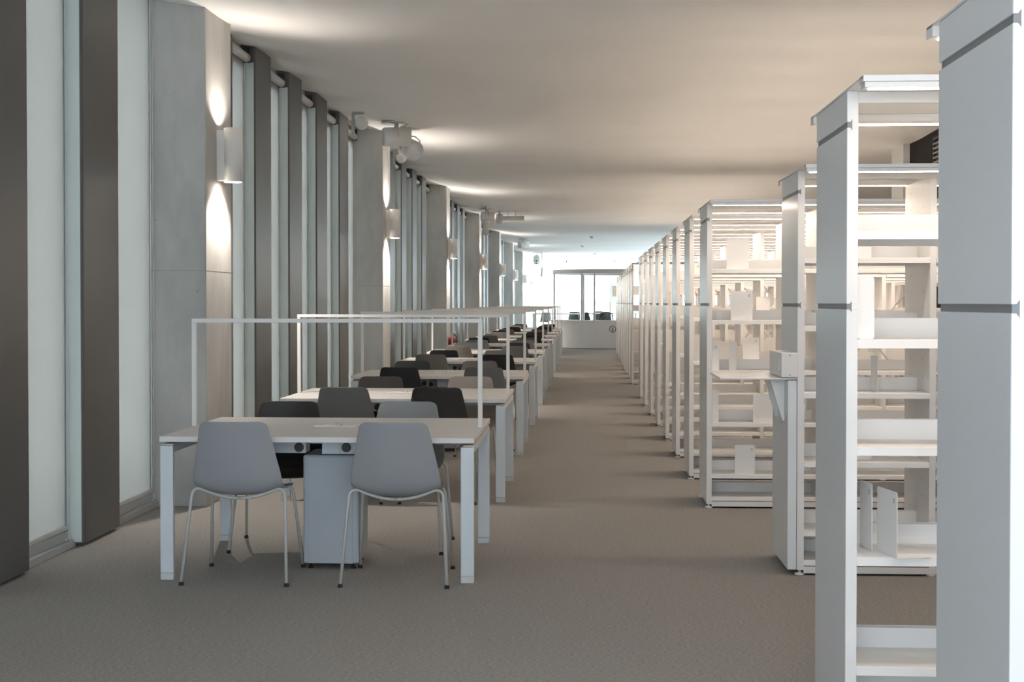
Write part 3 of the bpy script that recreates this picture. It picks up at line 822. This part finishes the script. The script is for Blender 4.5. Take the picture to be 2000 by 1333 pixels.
b = NB(); bx(b, -0.08, -0.074, -0.03, 0.03, 0.12, 0.34); bx(b, -0.08, -0.02, -0.012, 0.012, 0.30, 0.312); obj('wall_hook', b, M['bracket'], t)
# louvred vent on the black wall
t = thing('air_vent', 'dark louvred air vent high on the black wall', 'vent', (4.45, 16.1, 2.98))
b = NB(); bx(b, -0.10, -0.09, -0.6, 0.6, 0, 0.48); bx(b, -0.12, 0.0, -0.62, -0.60, 0, 0.48); bx(b, -0.12, 0.0, 0.60, 0.62, 0, 0.48); bx(b, -0.13, 0.0, -0.62, 0.62, 0.45, 0.48); bx(b, -0.12, 0.0, -0.62, 0.62, 0, 0.02); obj('vent_box', b, M['dark'], t)
b = NB()
for k in range(7): prism(b, [(-0.135, 0.05 + 0.058 * k), (-0.10, 0.075 + 0.058 * k), (-0.10, 0.08 + 0.058 * k), (-0.135, 0.056 + 0.058 * k)], -0.6, 0.6, 'Y') if False else bx(b, -0.135, -0.10, -0.60, 0.60, 0.05 + 0.058 * k, 0.062 + 0.058 * k)
obj('louvre', b, M['frame_grey'], t)

# ------------------------------------------------------------------ information desk with its ring canopy
IC = (1.0, 43.1)
def arc_band(bm, r0, r1, a0, a1, z0, z1, n=40):
    pr = []
    for k in range(n + 1):
        a = math.radians(a0 + (a1 - a0) * k / n); c, s = math.cos(a), math.sin(a)
        pr.append([bm.verts.new((r * c, r * s, z)) for r, z in ((r0, z0), (r1, z0), (r1, z1), (r0, z1))])
    for a, b in zip(pr, pr[1:]):
        for q in range(4): bm.faces.new((a[q], a[(q + 1) % 4], b[(q + 1) % 4], b[q]))
    if abs(a1 - a0) < 359:
        bm.faces.new(pr[0]); bm.faces.new(pr[-1][::-1])
t = thing('information_desk', 'curved white information desk at the end of the aisle', 'desk', (IC[0], IC[1], 0))
b = NB(); arc_band(b, 1.96, 2.0, 175, 365, 0.02, 0.845); obj('front_panel', b, M['white'], t)
b = NB(); arc_band(b, 1.45, 2.03, 175, 365, 0.8455, 0.885); obj('counter_top', b, M['white'], t)
b = NB(); arc_band(b, 1.92, 1.97, 178, 362, 0.0, 0.0195); obj('toe_kick', b, M['mark'], t)
# round information symbol
b = NB()
n = 40
def on_curve(u, v): # flat letter coordinates wrapped on the curved front
    a = -PI / 2 + (u - 0.06) / 2.0
    return Vector((2.003 * math.cos(a), 2.003 * math.sin(a), 0.615 + v))
def patch(bm, poly):
    bm.faces.new([bm.verts.new(on_curve(u, v)) for u, v in poly])
for k in range(n):
    a0, a1 = 2 * PI * k / n, 2 * PI * (k + 1) / n
    patch(b, [(0.088 * math.cos(a0), 0.088 * math.sin(a0)), (0.106 * math.cos(a0), 0.106 * math.sin(a0)), (0.106 * math.cos(a1), 0.106 * math.sin(a1)), (0.088 * math.cos(a1), 0.088 * math.sin(a1))])
patch(b, [(-0.013, -0.055), (0.013, -0.055), (0.013, 0.02), (-0.013, 0.02)])
patch(b, [(-0.028, 0.006), (-0.013, 0.006), (-0.013, 0.02), (-0.028, 0.02)])
patch(b, [(-0.030, -0.060), (0.030, -0.060), (0.030, -0.046), (-0.030, -0.046)])
patch(b, [(0.016 * math.cos(2 * PI * k / 16), 0.047 + 0.016 * math.sin(2 * PI * k / 16)) for k in range(16)])
o = obj('information_symbol', b, M['ink'], t, label='black letter i in a circle')
sm = o.modifiers.new('s', 'SOLIDIFY'); sm.thickness = 0.003
t = thing('ring_canopy', 'grey ring canopy on thin posts over the information desk', 'canopy', (IC[0], IC[1], 0))
b = NB(); arc_band(b, 1.88, 1.95, 0, 360, 2.35, 2.48, 64); obj('ring', b, M['white_paint'], t)
for a in (180, 238, 251, 302, 0, 120, 60):
    c, s = math.cos(math.radians(a)), math.sin(math.radians(a))
    b = NB(); lathe(b, [(0.032, 0.886 if 175 <= a <= 365 or a == 0 else 0.0), (0.032, 2.36)], 12, (1.9 * c, 1.9 * s, 0)); obj('canopy_post', b, M['white_paint'], t)
# swivel chair behind the information desk
t = thing('office_chair', 'black mesh-backed office chair behind the information desk', 'chair', (0.80, 43.6, 0), 0.2)
b = NB(); tube(b, [(-0.20, 0, 0.62), (-0.22, 0.02, 0.85), (-0.19, 0.03, 1.08), (0, 0.035, 1.11), (0.19, 0.03, 1.08), (0.22, 0.02, 0.85), (0.20, 0, 0.62), (-0.20, 0, 0.62)], 0.02, 8); obj('back_frame', b, M['dark'], t)
b = NB(); bx(b, -0.19, 0.19, 0.012, 0.018, 0.63, 1.08); obj('mesh_back', b, M['netting'], t)
b = NB(); bx(b, -0.24, 0.24, -0.46, 0.0, 0.45, 0.52, 0.03, 3); obj('seat', b, M['mesh_black'], t)
b = NB(); lathe(b, [(0.025, 0.1), (0.025, 0.45)], 12, (0, -0.2, 0)); obj('gas_column', b, M['dark'], t)
b = NB()
for k in range(5):
    a = 2 * PI * k / 5; tube(b, [(0, -0.2, 0.10), (0.3 * math.cos(a), -0.2 + 0.3 * math.sin(a), 0.07)], 0.018, 6)
    lathe(b, [(0.03, 0.0), (0.03, 0.05)], 10, (0.3 * math.cos(a), -0.2 + 0.3 * math.sin(a), 0.0))
obj('star_base', b, M['dark'], t)

# ------------------------------------------------------------------ reading area beyond the information desk
def small_table(x, y, w, d, label):
    t = thing('far_table', label, 'table', (x, y, PLAT), 0, 'white tables at the far end')
    b = NB(); bx(b, -w / 2, w / 2, -d / 2, d / 2, 0.73, 0.77, 0.003, 1); obj('table_top', b, M['desk'], t)
    for sx in (-1, 1):
        for sy in (-1, 1):
            b = NB(); bx(b, sx * (w / 2 - 0.07) - 0.03, sx * (w / 2 - 0.07) + 0.03, sy * (d / 2 - 0.07) - 0.03, sy * (d / 2 - 0.07) + 0.03, 0, 0.73); obj('leg', b, M['alu'], t)
small_table(-0.75, 55.0, 2.6, 1.1, 'long white table beyond the information desk, left of the canopy posts')
small_table(1.2, 58.5, 2.4, 1.1, 'long white table beyond the information desk, behind the office chair')
for (c, x, y, rz, lab) in (('light grey', -1.5, 54.0, 0.2, 'light grey chair at the left end of the far left table'), ('dark grey', -0.3, 55.9, PI + .3, 'dark grey chair behind the far left table'),
                           ('mid grey', -0.35, 57.7, 0.4, 'mid grey chair between the two far tables'), ('dark grey', 0.25, 54.2, -0.6, 'dark grey chair beside the canopy posts at the far left table'),
                           ('light grey', 1.0, 57.5, 0.1, 'light grey chair at the far right table, near side'), ('dark grey', 0.7, 59.4, PI - .2, 'dark grey chair behind the far right table')):
    chair(c, x, y, rz, lab, 'shell chairs at the far tables').location.z = PLAT
# balustrade before the end window
t = thing('balustrade', 'thin glass balustrade with a grey handrail before the far window', 'railing', (0, 64.5, 0))
b = NB(); bx(b, -2.5, 4.2, -0.025, 0.025, 1.45, 1.49, 0.006, 1); obj('handrail', b, M['alu'], t)
for x in (-2.4, -0.67, 1.1, 2.8, 4.1):
    b = NB(); bx(b, x - 0.02, x + 0.02, -0.02, 0.02, PLAT, 1.45); obj('railing_post', b, M['alu'], t)
b = NB(); bx(b, -2.38, 4.08, -0.004, 0.004, 0.30, 1.40); obj('glass_panel', b, M['glass'], t)
# wooden display board at the right of the far end
t = thing('display_board', 'pale wooden display cabinet at the far end, beside the bookcases', 'cabinet', (1.55, 60.5, 0))
b = NB(); bx(b, -0.32, 0.5, 0, 0.3, 1.45, 2.30, 0.004, 1); obj('cabinet_body', b, M['white_paint'], t)
b = NB(); bx(b, -0.18, 0.40, -0.012, -0.001, 1.72, 2.2, 0.002, 1); obj('cabinet_door', b, M['wood'], t)
b = NB()
for x in (-0.28, 0.0, 0.44): bx(b, x - 0.03, x + 0.03, 0.02, 0.26, PLAT, 1.45)
obj('cabinet_leg', b, M['wood'], t)
